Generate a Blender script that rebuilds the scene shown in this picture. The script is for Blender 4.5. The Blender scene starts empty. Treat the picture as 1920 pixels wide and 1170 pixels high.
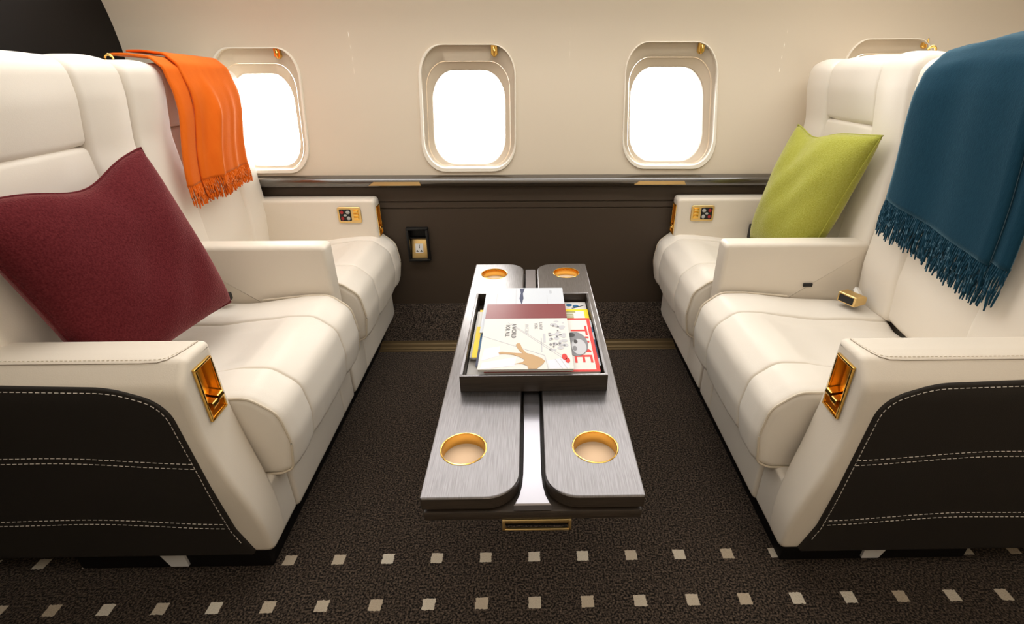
import bpy, bmesh, math, random
from mathutils import Vector, Matrix
random.seed(7)
SC = bpy.context.scene
COL = SC.collection
PI = math.pi
XM = -0.012          # plane the two facing seat rows mirror about

# ------------------------------------------------------------------ materials
def nodes_of(name):
    m = bpy.data.materials.new(name); m.use_nodes = True
    nt = m.node_tree; nt.nodes.clear()
    out = nt.nodes.new('ShaderNodeOutputMaterial')
    return m, nt, out

def N(nt, t, **kw):
    n = nt.nodes.new(t)
    for k, v in kw.items():
        if k.startswith('_'): setattr(n, k[1:], v)
        else: n.inputs[k.replace('__', ' ')].default_value = v
    return n

def mat(name, col, rough=.5, metal=0., spec=.5, coat=0., coat_rough=.1, sheen=0., sheen_rough=.4, sheen_tint=None,
        bump=None, vary=None, scale_vec=None, ior=1.45, aniso=0.):
    m, nt, out = nodes_of(name)
    p = N(nt, 'ShaderNodeBsdfPrincipled')
    L = nt.links.new
    L(p.outputs[0], out.inputs[0])
    p.inputs['Base Color'].default_value = (*col, 1)
    p.inputs['Roughness'].default_value = rough
    p.inputs['Metallic'].default_value = metal
    p.inputs['Specular IOR Level'].default_value = spec
    p.inputs['IOR'].default_value = ior
    p.inputs['Coat Weight'].default_value = coat
    p.inputs['Coat Roughness'].default_value = coat_rough
    p.inputs['Sheen Weight'].default_value = sheen
    p.inputs['Sheen Roughness'].default_value = sheen_rough
    p.inputs['Anisotropic'].default_value = aniso
    if sheen_tint: p.inputs['Sheen Tint'].default_value = (*sheen_tint, 1)
    tc = N(nt, 'ShaderNodeTexCoord')
    src = tc.outputs['Object']
    if scale_vec:
        mp = N(nt, 'ShaderNodeMapping'); mp.inputs['Scale'].default_value = scale_vec
        L(src, mp.inputs[0]); src = mp.outputs[0]
    if vary:                                     # (noise scale, second colour)
        nz = N(nt, 'ShaderNodeTexNoise', Scale=vary[0], Detail=4.)
        L(src, nz.inputs['Vector'])
        rp = N(nt, 'ShaderNodeValToRGB')
        rp.color_ramp.elements[0].position = .35; rp.color_ramp.elements[1].position = .65
        rp.color_ramp.elements[0].color = (*col, 1); rp.color_ramp.elements[1].color = (*vary[1], 1)
        L(nz.outputs[0], rp.inputs[0]); L(rp.outputs[0], p.inputs['Base Color'])
    if bump:                                     # (noise scale, strength, distance)
        nb = N(nt, 'ShaderNodeTexNoise', Scale=bump[0], Detail=3.)
        L(src, nb.inputs['Vector'])
        b = N(nt, 'ShaderNodeBump', Strength=bump[1], Distance=bump[2])
        L(nb.outputs[0], b.inputs['Height']); L(b.outputs[0], p.inputs['Normal'])
    return m

def carpet_material(squares):
    m, nt, out = nodes_of('aisle_carpet' if squares else 'plain_carpet')
    L = nt.links.new
    p = N(nt, 'ShaderNodeBsdfPrincipled', Roughness=.95)
    p.inputs['Specular IOR Level'].default_value = .1
    p.inputs['Sheen Weight'].default_value = .08
    L(p.outputs[0], out.inputs[0])
    g = N(nt, 'ShaderNodeNewGeometry')
    nz = N(nt, 'ShaderNodeTexNoise', Scale=210., Detail=3.)
    L(g.outputs['Position'], nz.inputs['Vector'])
    nz2 = N(nt, 'ShaderNodeTexNoise', Scale=420., Detail=2.)
    L(g.outputs['Position'], nz2.inputs['Vector'])
    rp = N(nt, 'ShaderNodeValToRGB')
    e = rp.color_ramp.elements
    e[0].position = .42; e[0].color = (.006, .0042, .0032, 1)
    e[1].position = .72; e[1].color = (.13, .094, .068, 1)
    L(nz.outputs[0], rp.inputs[0])
    colr = rp.outputs[0]
    if squares:
        def M(op, a, b=None):
            n = N(nt, 'ShaderNodeMath', _operation=op)
            for i, v in enumerate((a, b)):
                if v is None: continue
                if isinstance(v, (int, float)): n.inputs[i].default_value = v
                else: L(v, n.inputs[i])
            return n.outputs[0]
        nz3 = N(nt, 'ShaderNodeTexNoise', Scale=160., Detail=2.)
        L(g.outputs['Position'], nz3.inputs['Vector'])
        wob = M('MULTIPLY', M('SUBTRACT', nz3.outputs[0], .5), .006)
        sp = N(nt, 'ShaderNodeSeparateXYZ'); L(g.outputs['Position'], sp.inputs[0])
        ux = M('DIVIDE', M('SUBTRACT', M('ADD', sp.outputs[0], wob), .004), .1235)
        uy = M('DIVIDE', M('SUBTRACT', M('ADD', sp.outputs[1], wob), .864), .121)
        dx = M('ABSOLUTE', M('SUBTRACT', M('FRACT', M('ADD', ux, .5)), .5))
        dy = M('ABSOLUTE', M('SUBTRACT', M('FRACT', M('ADD', uy, .5)), .5))
        mk = M('MULTIPLY', M('LESS_THAN', dx, .118), M('LESS_THAN', dy, .115))
        mk = M('MULTIPLY', mk, M('LESS_THAN', sp.outputs[1], .93))
        cx = N(nt, 'ShaderNodeCombineXYZ')
        L(M('FLOOR', M('ADD', ux, .5)), cx.inputs[0]); L(M('FLOOR', M('ADD', uy, .5)), cx.inputs[1])
        wn = N(nt, 'ShaderNodeTexWhiteNoise'); L(cx.outputs[0], wn.inputs['Vector'])
        sq = N(nt, 'ShaderNodeValToRGB')
        sq.color_ramp.elements[0].color = (.50, .41, .30, 1); sq.color_ramp.elements[1].color = (.80, .74, .62, 1)
        L(wn.outputs['Value'], sq.inputs[0])
        mul = N(nt, 'ShaderNodeMix', _data_type='RGBA', _blend_type='MULTIPLY'); mul.inputs[0].default_value = .35
        L(sq.outputs[0], mul.inputs[6]); L(nz2.outputs[0], mul.inputs[7])
        mx = N(nt, 'ShaderNodeMix', _data_type='RGBA')
        L(mk, mx.inputs[0]); L(colr, mx.inputs[6]); L(mul.outputs[2], mx.inputs[7])
        colr = mx.outputs[2]
    L(colr, p.inputs['Base Color'])
    b = N(nt, 'ShaderNodeBump', Strength=.9, Distance=.004)
    L(nz.outputs[0], b.inputs['Height']); L(b.outputs[0], p.inputs['Normal'])
    return m

def glass_material():
    m, nt, out = nodes_of('window_glass')
    L = nt.links.new
    tr = N(nt, 'ShaderNodeBsdfTransparent'); tr.inputs[0].default_value = (.97, .97, .96, 1)
    gl = N(nt, 'ShaderNodeBsdfGlossy', Roughness=.03)
    fr = N(nt, 'ShaderNodeFresnel', IOR=1.45)
    mx = N(nt, 'ShaderNodeMixShader')
    L(fr.outputs[0], mx.inputs[0]); L(tr.outputs[0], mx.inputs[1]); L(gl.outputs[0], mx.inputs[2])
    L(mx.outputs[0], out.inputs[0])
    return m

M = dict(
    leather=mat('cream_leather', (.80, .742, .658), .42, spec=.42, bump=(420, .10, .002), vary=(2.2, (.82, .765, .682))),
    leather_shell=mat('cream_shell_leather', (.755, .685, .585), .45, spec=.40, bump=(420, .10, .002)),
    piping=mat('cream_piping', (.66, .58, .46), .5),
    dark_leather=mat('dark_brown_leather', (.021, .0175, .0145), .52, spec=.32, bump=(500, .15, .002)),
    wall_leather=mat('dark_wall_leather', (.068, .049, .034), .5, spec=.35, bump=(500, .12, .002)),
    seam=mat('tan_seam', (.30, .25, .19), .7),
    thread=mat('pale_thread', (.55, .50, .44), .7),
    groove=mat('seam_shadow_gap', (.05, .04, .03), .9),
    wall=mat('cream_wall_lacquer', (.69, .605, .485), .38, spec=.35),
    ceiling=mat('cream_ceiling', (.80, .74, .64), .6),
    rim=mat('ivory_window_rim', (.84, .78, .67), .3, spec=.5),
    reveal=mat('beige_window_reveal', (.74, .63, .49), .4, spec=.4),
    shade=mat('window_shade_panel', (.66, .57, .45), .5),
    glass=glass_material(),
    gold=mat('polished_gold', (.95, .60, .16), .18, metal=1.),
    gold_dark=mat('recess_gold', (1., .60, .11), .42, metal=1., vary=None),
    bronze=mat('dull_bronze', (.12, .080, .035), .55, metal=.6),
    gold_satin=mat('satin_gold', (.86, .62, .27), .36, metal=1.),
    bulkhead=mat('black_brown_bulkhead', (.006, .0042, .0032), .6, spec=.25),
    rail=mat('dark_rail_lacquer', (.045, .034, .023), .20, spec=1., coat=1., coat_rough=.10, ior=1.6),
    wood=mat('grey_satin_veneer', (.20, .19, .195), .31, spec=.8, metal=.85, coat=0.,
             vary=(9, (.27, .26, .268)), scale_vec=(70, 2.2, 20)),
    wood_dark=mat('dark_veneer_edge', (.030, .022, .016), .4, spec=.5, vary=(9, (.05, .037, .027)), scale_vec=(2.2, 60, 60)),
    spine=mat('polished_grey_spine', (.42, .41, .45), .24, spec=.8, metal=.8),
    cork=mat('cup_holder_liner', (.80, .56, .36), .7, bump=(300, .2, .001)),
    black=mat('black_plastic', (.008, .008, .008), .4),
    plinth=mat('black_plinth', (.006, .005, .005), .6, spec=.2),
    white_plate=mat('white_metal_plate', (.72, .72, .72), .4),
    white=mat('white_plastic', (.8, .8, .78), .35),
    grey_button=mat('grey_button', (.45, .45, .44), .4),
    red_button=mat('red_button', (.35, .02, .025), .35),
    maroon=mat('maroon_wool', (.085, .010, .013), .95, spec=.1, sheen=.55, sheen_rough=.28, sheen_tint=(.95, .42, .42),
               vary=(260, (.130, .020, .024)), bump=(330, .55, .004)),
    green=mat('lime_green_wool', (.33, .335, .045), .95, spec=.1, sheen=.8, sheen_rough=.3, sheen_tint=(.98, .95, .7),
              vary=(240, (.40, .40, .08)), bump=(330, .55, .004)),
    orange=mat('orange_wool', (.71, .130, .010), .9, spec=.1, sheen=.55, sheen_rough=.3, sheen_tint=(1., .62, .35),
               vary=(30, (.74, .145, .012)), bump=(500, .3, .002), scale_vec=(1, 1, .25)),
    blue=mat('petrol_blue_wool', (.006, .034, .060), .9, spec=.1, sheen=.45, sheen_rough=.35, sheen_tint=(.42, .72, .9),
             vary=(200, (.008, .040, .068)), bump=(500, .3, .002), scale_vec=(1, 1, .3)),
    carpet=carpet_material(True), carpet_plain=carpet_material(False),
    webbing=mat('white_webbing', (.72, .70, .66), .7, bump=(600, .3, .001)),
    webbing_dark=mat('dark_webbing', (.02, .018, .016), .7),
    paper=mat('white_paper', (.70, .685, .66), .6), paper_blue=mat('bluish_paper', (.56, .60, .66), .5),
    ink_red=mat('red_ink', (.62, .025, .02), .5), ink_yellow=mat('yellow_ink', (.85, .60, .004), .5),
    ink_blue=mat('blue_ink', (.02, .12, .26), .5), ink_navy=mat('navy_ink', (.02, .03, .09), .5),
    ink_grey=mat('grey_ink', (.20, .20, .22), .5), ink_pale=mat('pale_grey_ink', (.50, .51, .55), .5),
    ink_dark=mat('dark_ink', (.03, .03, .035), .5), ink_tan=mat('tan_ink', (.50, .32, .16), .6),
    ink_lav=mat('lavender_ink', (.68, .69, .78), .5), ink_green=mat('olive_ink', (.30, .30, .10), .5),
    cloth_band=mat('maroon_cloth_band', (.20, .035, .045), .35, spec=.6),
)
gm = mat('brushed_vent', (.80, .56, .26), .35, metal=1.); M['vent'] = gm

# ------------------------------------------------------------------ mesh helpers
def link(name, me, m, parent=None, ang=38):
    o = bpy.data.objects.new(name, me); COL.objects.link(o)
    if m is not None:
        for mm in (m if isinstance(m, (list, tuple)) else [m]): me.materials.append(M[mm])
    for p in me.polygons: p.use_smooth = True
    me.set_sharp_from_angle(angle=math.radians(ang))
    if parent is not None: o.parent = parent
    return o

def build(name, bm, m, parent=None, ang=38, recalc=True):
    if recalc: bmesh.ops.recalc_face_normals(bm, faces=bm.faces[:])
    me = bpy.data.meshes.new(name); bm.to_mesh(me); bm.free()
    return link(name, me, m, parent, ang)

def tag(o, label=None, cat=None, group=None, kind=None):
    if label: o['label'] = label
    if cat: o['category'] = cat
    if group: o['group'] = group
    if kind: o['kind'] = kind
    return o

def thing(name, loc, label, cat, group=None):
    o = bpy.data.objects.new(name, None); COL.objects.link(o); o.empty_display_size = .05
    o.location = loc
    return tag(o, label, cat, group)

def adopt(t, parts):
    """parent world-space parts under the Empty t, keeping them where they are"""
    for p in parts:
        p.parent = t
        p.location = Vector(p.location) - Vector(t.location)

def add_box(bm, x0, x1, y0, y1, z0, z1, bev=0., seg=2, mi=0):
    vs = [bm.verts.new((x, y, z)) for x in (x0, x1) for y in (y0, y1) for z in (z0, z1)]
    fs = [bm.faces.new([vs[i] for i in f]) for f in ((0, 1, 3, 2), (4, 6, 7, 5), (0, 4, 5, 1), (2, 3, 7, 6), (0, 2, 6, 4), (1, 5, 7, 3))]
    for f in fs: f.material_index = mi
    if bev > 0:
        es = list({e for f in fs for e in f.edges})
        r = bmesh.ops.bevel(bm, geom=es, offset=bev, segments=seg, profile=.5, affect='EDGES')
        for f in r['faces']: f.material_index = mi
    return vs

def box(name, x0, x1, y0, y1, z0, z1, m, parent=None, bev=0., seg=2):
    bm = bmesh.new(); add_box(bm, x0, x1, y0, y1, z0, z1, bev, seg)
    return build(name, bm, m, parent)

def fillet(poly, radii, n=6):
    out = []; k = len(poly)
    for i in range(k):
        p = Vector(poly[i]).to_2d(); a = Vector(poly[i - 1]).to_2d(); b = Vector(poly[(i + 1) % k]).to_2d()
        r = radii[i] if isinstance(radii, (list, tuple)) else radii
        if r <= 0: out.append((p.x, p.y)); continue
        u = (a - p); v = (b - p); lu, lv = u.length, v.length; u.normalize(); v.normalize()
        ang = u.angle(v)
        if ang > PI - .01: out.append((p.x, p.y)); continue
        t = min(r / math.tan(ang / 2), lu * .49, lv * .49)
        rr = t * math.tan(ang / 2)
        c = p + (u + v).normalized() * (rr / math.sin(ang / 2))
        s = p + u * t; e = p + v * t
        a0 = math.atan2(s.y - c.y, s.x - c.x); a1 = math.atan2(e.y - c.y, e.x - c.x)
        d = a1 - a0
        while d > PI: d -= 2 * PI
        while d < -PI: d += 2 * PI
        for j in range(n + 1):
            t_ = a0 + d * j / n
            out.append((c.x + rr * math.cos(t_), c.y + rr * math.sin(t_)))
    return out

def densify(poly, step):
    out = []
    for i in range(len(poly)):
        a = Vector(poly[i]); b = Vector(poly[(i + 1) % len(poly)])
        n = max(1, int((b - a).length / step))
        for j in range(n): out.append(tuple(a.lerp(b, j / n)))
    return out

def inset(poly, d):
    """offset a closed polygon inwards by d (negative: outwards)"""
    n = len(poly); A = sum(poly[i][0] * poly[(i + 1) % n][1] - poly[(i + 1) % n][0] * poly[i][1] for i in range(n))
    s = 1 if A > 0 else -1
    out = []
    for i in range(n):
        p = Vector(poly[i]); a = Vector(poly[i - 1]); b = Vector(poly[(i + 1) % n])
        t1 = (p - a); t2 = (b - p)
        if t1.length < 1e-9: t1 = t2
        if t2.length < 1e-9: t2 = t1
        n1 = Vector((-t1.y, t1.x)).normalized() * s; n2 = Vector((-t2.y, t2.x)).normalized() * s
        nn = n1 + n2
        if nn.length < 1e-6: nn = n1
        nn.normalize(); k = max(.5, nn.dot(n1))
        out.append((p.x + nn.x * d / k, p.y + nn.y * d / k))
    return out

def loft(bm, rings, cap=True, mi=0, closed=True):
    vv = [[bm.verts.new(p) for p in r] for r in rings]
    n = len(vv[0])
    for a, b in zip(vv, vv[1:]):
        for i in range(n if closed else n - 1):
            j = (i + 1) % n
            f = bm.faces.new((a[i], a[j], b[j], b[i])); f.material_index = mi
    if cap:
        for r in (vv[0], vv[-1]):
            f = bm.faces.new(r); f.material_index = mi
    return vv

def ends(y0, y1, r, n=5, mid=()):
    """stations (y, inset) of a sweep from y0 to y1 with rounded ends"""
    st = [(y0 + r * (1 - math.cos(PI / 2 * k / n)), r * (1 - math.sin(PI / 2 * k / n))) for k in range(n + 1)]
    st += list(mid)
    st += [(y1 - r * (1 - math.cos(PI / 2 * k / n)), r * (1 - math.sin(PI / 2 * k / n))) for k in range(n, -1, -1)]
    return st

def sweep(bm, profile, stations, sd, modf=None, mi=0):
    """sweep a (q, z) profile along Y; q is the distance from the mirror plane, sd the side (-1 left, 1 right)"""
    rings = []
    for y, d in stations:
        r = []
        for q, z in inset(profile, d):
            yy = y
            if modf: q, yy, z = modf(q, y, z)
            r.append((XM + sd * q, yy, z))
        rings.append(r)
    loft(bm, rings, mi=mi)

def tube(bm, pts, r, n=6, mi=0, closed=False):
    pts = [Vector(p) for p in pts]; rings = []
    up = Vector((0, 0, 1))
    k = len(pts)
    for i, p in enumerate(pts):
        a = pts[i - 1] if (i > 0 or closed) else p
        b = pts[(i + 1) % k] if (i < k - 1 or closed) else p
        t = (b - a).normalized()
        s = t.cross(up)
        if s.length < 1e-3: s = t.cross(Vector((1, 0, 0)))
        s.normalize(); w = s.cross(t)
        rr = r[i] if isinstance(r, (list, tuple)) else r
        rings.append([p + (s * math.cos(2 * PI * j / n) + w * math.sin(2 * PI * j / n)) * rr for j in range(n)])
    if closed: rings.append(rings[0]); vv = loft(bm, rings, cap=False, mi=mi); bmesh.ops.remove_doubles(bm, verts=[v for r_ in vv for v in r_], dist=1e-6)
    else: loft(bm, rings, mi=mi)

def cut(o, cutters, ang=38):
    """boolean-subtract cutter objects, keep the result as plain mesh"""
    n0 = len(o.data.polygons)
    for solver, self_ in (('EXACT', False), ('EXACT', True), ('FAST', False)):
        o.modifiers.clear()
        for c in cutters:
            md = o.modifiers.new('cut', 'BOOLEAN'); md.object = c; md.operation = 'DIFFERENCE'; md.solver = solver
            if solver == 'EXACT': md.use_self = self_
        dg = bpy.context.evaluated_depsgraph_get()
        me = bpy.data.meshes.new_from_object(o.evaluated_get(dg))
        if len(me.polygons) > n0 * .6: break
    o.modifiers.clear(); old = o.data; o.data = me; me.name = old.name
    for c in cutters: bpy.data.objects.remove(c, do_unlink=True)
    for p in me.polygons: p.use_smooth = True
    me.set_sharp_from_angle(angle=math.radians(ang))

def disc_cutter(x, y, z0, z1, r, n=48):
    bm = bmesh.new()
    loft(bm, [[(x + r * math.cos(2 * PI * i / n), y + r * math.sin(2 * PI * i / n), z) for i in range(n)] for z in (z0, z1)])
    return build('cutter', bm, None)

def box_cutter(*a):
    bm = bmesh.new(); add_box(bm, *a); return build('cutter', bm, None)

def lathe(bm, cx, cy, prof, n=48, mi=0):
    rings = [[(cx + r * math.cos(2 * PI * i / n), cy + r * math.sin(2 * PI * i / n), z) for i in range(n)] for r, z in prof]
    loft(bm, rings, cap=False, mi=mi)

def text_mesh(name, body, size, m, mtx, parent=None, ext=.0002, align='CENTER', sx=1.):
    cu = bpy.data.curves.new(name, 'FONT'); cu.body = body; cu.size = size; cu.extrude = ext; cu.align_x = align; cu.align_y = 'CENTER'
    to = bpy.data.objects.new(name, cu); COL.objects.link(to)
    dg = bpy.context.evaluated_depsgraph_get()
    me = bpy.data.meshes.new_from_object(to.evaluated_get(dg))
    bpy.data.objects.remove(to, do_unlink=True)
    me.transform(Matrix.Diagonal((sx, 1, 1, 1))); me.transform(mtx)
    me.materials.clear(); me.materials.append(M[m])
    o = bpy.data.objects.new(name, me); COL.objects.link(o)
    if parent is not None: o.parent = parent
    return o

# ------------------------------------------------------------------ cabin shell
WPROF = [(2.100, .655), (2.100, .69)]
_y, _z = 2.100, .69
while _z < 1.68:                      # sidewall leans out to shoulder height, then curves in overhead
    _m = .104 if _z < 1.06 else (.104 - .704 * (_z - 1.06) / .44 if _z < 1.5 else -.6 - 1.0 * (_z - 1.5) / .18)
    _y += _m * .01; _z += .01; WPROF.append((_y, _z))
def wall_y(z):
    for (ya, za), (yb, zb) in zip(WPROF, WPROF[1:]):
        if z <= zb: return ya + (yb - ya) * max(0., (z - za)) / (zb - za)
    return WPROF[-1][0]

NR = 96
def round_quad(q, rad, off=0.):
    """ring of NR (x, y, z) on the wall for a corner-rounded quad TL TR BR BL of (x, z); off pushes it outboard"""
    pts = fillet([(0, 0), (1, 0), (1, 1), (0, 1)], rad, 14)
    pts = densify(pts, .02)
    # resample evenly by angle so that rings match
    res = []
    for i in range(NR):
        a = 2 * PI * i / NR; d = Vector((math.cos(a), math.sin(a)))
        best = None
        for j in range(len(pts)):
            p = Vector(pts[j]) - Vector((.5, .5)); r = Vector(pts[(j + 1) % len(pts)]) - Vector((.5, .5))
            e = r - p; den = d.x * e.y - d.y * e.x
            if abs(den) < 1e-9: continue
            t = (p.x * e.y - p.y * e.x) / den; s = (p.x * d.y - p.y * d.x) / den
            if t > 0 and -1e-6 <= s <= 1 + 1e-6: best = d * t; break
        u, v = best.x + .5, best.y + .5
        x = (q[0][0] * (1 - u) + q[1][0] * u) * (1 - v) + (q[3][0] * (1 - u) + q[2][0] * u) * v
        z = (q[0][1] * (1 - u) + q[1][1] * u) * (1 - v) + (q[3][1] * (1 - u) + q[2][1] * u) * v
        res.append((x, wall_y(z) + off, z))
    return res

WIN = [  # outer rim, rim inner edge, second tier, glass opening
    ([(-1.195, 1.151), (-.856, 1.152), (-.877, .699), (-1.222, .697)], [(-1.182, 1.146), (-.864, 1.147), (-.889, .715), (-1.206, .713)],
     [(-1.173, 1.095), (-.894, 1.095), (-.910, .713), (-1.207, .713)], [(-1.160, 1.059), (-.920, 1.060), (-.929, .718), (-1.194, .718)], (-.938, 1.132)),
    ([(-.416, 1.162), (-.046, 1.162), (-.054, .702), (-.432, .702)], [(-.403, 1.158), (-.053, 1.158), (-.060, .718), (-.419, .719)],
     [(-.393, 1.103), (-.074, 1.103), (-.077, .719), (-.407, .720)], [(-.375, 1.071), (-.094, 1.071), (-.099, .722), (-.389, .722)], (-.129, 1.139)),
    ([(.363, 1.171), (.716, 1.171), (.756, .709), (.372, .711)], [(.368, 1.167), (.709, 1.167), (.741, .726), (.380, .727)],
     [(.386, 1.117), (.704, 1.117), (.733, .724), (.400, .726)], [(.400, 1.082), (.683, 1.082), (.714, .731), (.413, .732)], (.651, 1.148)),
    ([(1.195, 1.180), (1.540, 1.182), (1.585, .720), (1.210, .720)], [(1.201, 1.176), (1.533, 1.178), (1.572, .735), (1.219, .735)],
     [(1.222, 1.128), (1.530, 1.128), (1.560, .735), (1.240, .735)], [(1.236, 1.092), (1.510, 1.092), (1.540, .740), (1.252, .740)], (1.500, 1.166)),
]
XL, XR = -1.62, 2.30

def struct(o, label=None): o['kind'] = 'structure'; return o

def build_wall():
    bm = bmesh.new()
    zc0, zc1 = .66, 1.215
    xs = [XL, -.66, .155, .96, XR]
    hz = [zc0 + (zc1 - zc0) * i / 8 for i in range(9)]
    for k, (outer, *_r) in enumerate(WIN):
        x0, x1 = xs[k], xs[k + 1]
        cx = sum(p[0] for p in outer) / 4; cz = sum(p[1] for p in outer) / 4
        inner = round_quad([(cx + (p[0] - cx) * .985, cz + (p[1] - cz) * .985) for p in outer], .24)
        border = []
        for p in inner:
            d = Vector((p[0] - cx, p[2] - cz)); t = 1e9
            if d.x > 1e-9: t = min(t, (x1 - cx) / d.x)
            if d.x < -1e-9: t = min(t, (x0 - cx) / d.x)
            if d.y > 1e-9: t = min(t, (zc1 - cz) / d.y)
            if d.y < -1e-9: t = min(t, (zc0 - cz) / d.y)
            border.append((cx + d.x * t, wall_y(cz + d.y * t), cz + d.y * t))
        mids = [[tuple(Vector(a).lerp(Vector(b), s)) for a, b in zip(inner, border)] for s in (0, .25, .5, .75, 1)]
        mids = [[(x, wall_y(z), z) for x, y, z in r] for r in mids]
        vv = loft(bm, mids, cap=False)
        bord = vv[-1]
        for X_, Z_ in ((x0, zc0), (x1, zc0), (x0, zc1), (x1, zc1)):   # fill the cell's corners
            i = min(range(NR), key=lambda j: 0 if False else (border[j][0] - X_) ** 2 + (border[j][2] - Z_) ** 2)
            best = None
            for j in range(NR):
                a, b = border[j], border[(j + 1) % NR]
                if abs(a[0] - X_) < 1e-6 and abs(b[2] - Z_) < 1e-6 or abs(b[0] - X_) < 1e-6 and abs(a[2] - Z_) < 1e-6:
                    if abs(a[0] - X_) + abs(a[2] - Z_) + abs(b[0] - X_) + abs(b[2] - Z_) < .25: best = j
            if best is not None:
                cvt = bm.verts.new((X_, wall_y(Z_), Z_))
                bm.faces.new((bord[best], bord[(best + 1) % NR], cvt))
    # curved panel above the windows
    zz = [zc1 + (1.68 - zc1) * i / 30 for i in range(31)]
    loft(bm, [[(x, wall_y(z), z) for x in (XL, -.8, 0, .8, XR)] for z in zz], cap=False, closed=False)
    bmesh.ops.remove_doubles(bm, verts=bm.verts[:], dist=1e-5)
    o = build('wall_back', bm, 'wall', ang=60)
    return struct(o)
build_wall()

def build_window(idx, outer, rim_in, tier, glass, pull):
    R = .24
    root = bpy.data.objects.new('window_%d' % idx, None); COL.objects.link(root)
    cx = sum(p[0] for p in outer) / 4
    root.location = (cx, wall_y(outer[2][1]), outer[2][1]); root['kind'] = 'structure'
    parts = []
    bm = bmesh.new()
    o = round_quad(outer, R, .004); o1 = round_quad(outer, R, -.004)
    sh = lambda q, f: [(sum(p[0] for p in q) / 4 + (p[0] - sum(k[0] for k in q) / 4) * f, sum(p[1] for p in q) / 4 + (p[1] - sum(k[1] for k in q) / 4) * f) for p in q]
    rings = [o, o1, round_quad(sh(outer, .988), R, -.008), round_quad(sh(rim_in, 1.006), R, -.008), round_quad(rim_in, R, -.002), round_quad(rim_in, R, .012)]
    loft(bm, rings, cap=False)
    parts.append(build('window_frame', bm, 'rim', ang=50))
    bm = bmesh.new()
    g = glass
    rings = [round_quad(rim_in, R, .004), round_quad(sh(rim_in, .992), R, .014), round_quad(sh(tier, 1.01), R, .026), round_quad(tier, R, .030)]
    loft(bm, rings, cap=False)
    parts.append(build('window_reveal', bm, 'shade', ang=50))
    bm = bmesh.new()
    rings = [round_quad(tier, R, .028), round_quad(sh(tier, .985), R, .034), round_quad(sh(g, 1.03), .30, .044), round_quad(sh(g, 1.01), .30, .048), round_quad(g, .30, .056), round_quad(sh(g, .995), .30, .075)]
    loft(bm, rings, cap=False)
    parts.append(build('inner_surround', bm, 'reveal', ang=50))
    bm = bmesh.new()
    f = [bm.verts.new(p) for p in round_quad(sh(g, 1.0), .30, .068)]; bm.faces.new(f)
    parts.append(build('window_pane', bm, 'glass', recalc=False))
    bm = bmesh.new()
    px, pz = pull; py = wall_y(pz)
    sec = fillet([(-.0125, .028), (.0125, .028), (.0125, -.012), (0, -.024), (-.0125, -.012)], [.003, .003, .004, .008, .004], 4)
    loft(bm, [[(px + a * k, py + d, pz + b * k) for a, b in sec] for d, k in ((.022, 1.), (.006, 1.), (.002, .85))])
    tube(bm, [(px, py + .001, pz + .015), (px, py - .002, pz), (px, py + .001, pz - .016)], [.003, .005, .003], 8)
    parts.append(build('shade_pull', bm, 'gold'))
    adopt(root, parts)
for i, w in enumerate(WIN): build_window(i + 1, *w)

# dark rail, dark lower panel, cove, floor
bm = bmesh.new()
prof = fillet([(2.125, .692), (2.096, .690), (2.070, .679), (2.068, .655), (2.090, .641), (2.125, .640)], [0, .02, .022, .02, .01, 0], 8)
loft(bm, [[(x, y, z) for y, z in prof] for x in (XL, XR)])
struct(build('trim_1', bm, 'rail'))
bm = bmesh.new()
pz = [(2.108, .645), (2.104, .60)]
for gz in (.578, .550):
    pz += [(2.104, gz + .004), (2.110, gz + .001), (2.110, gz - .001), (2.104, gz - .004)]
pz += [(2.106, .50), (2.118, .25), (2.128, .06), (2.14, .06), (2.14, .645)]
loft(bm, [[(x, y, z) for y, z in pz] for x in (XL, XR)])
lower = struct(build('wall_lower', bm, 'wall_leather', ang=25))
cut(lower, [box_cutter(-.522, -.444, 2.05, 2.135, .325, .462)])
bm = bmesh.new()
cv = [(1.925, -.02), (1.925, .004), (1.945, .012), (2.00, .034), (2.07, .070), (2.115, .092), (2.145, .100), (2.145, -.02)]
loft(bm, [[(x, y, z) for y, z in cv] for x in (XL, XR)])
struct(build('baseboard_back', bm, 'carpet_plain', ang=60))
bm = bmesh.new()
loft(bm, [[(x, y, z) for y, z in [(1.925, 0), (1.925, .014), (1.905, .014), (1.898, .010), (1.880, .008), (1.874, .003), (1.862, .005), (1.856, .002), (1.856, 0)]] for x in (-1.49, XR)])
struct(build('trim_2', bm, 'bronze', ang=20))
fl = box('floor', XL, XR, -.62, 2.16, -.05, 0., 'carpet'); struct(fl)

bm = bmesh.new()   # bulkhead behind the left-hand seats
add_box(bm, -1.60, -1.50, -.62, 2.158, 0., 1.78)
struct(build('wall_left', bm, 'bulkhead'))
struct(box('wall_right', 2.28, 2.34, -.62, 2.16, 0., 1.90, 'wall'))
struct(box('wall_front', XL, XR, -.66, -.60, 0., 1.90, 'wall'))
bm = bmesh.new()
cp = [(wall_y(1.68), 1.68), (1.78, 1.70), (1.66, 1.72), (1.60, 1.80), (1.45, 1.84), (.2, 1.86), (-.62, 1.84)]
loft(bm, [[(x, y, z) for x in (XL, 0, XR)] for y, z in cp], cap=False, closed=False)
struct(build('ceiling', bm, 'ceiling', ang=30))
struct(box('roof', XL, XR, -.66, 2.3, 1.90, 1.94, 'ceiling'))
bm = bmesh.new()      # fuselage skin outside the liner keeps daylight to the windows
loft(bm, [[(x, y, z) for x in (XL, XR)] for y, z in [(2.16, -.05), (2.16, .66)]], cap=False, closed=False)
struct(build('wall_skin', bm, 'plinth'))

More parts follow.
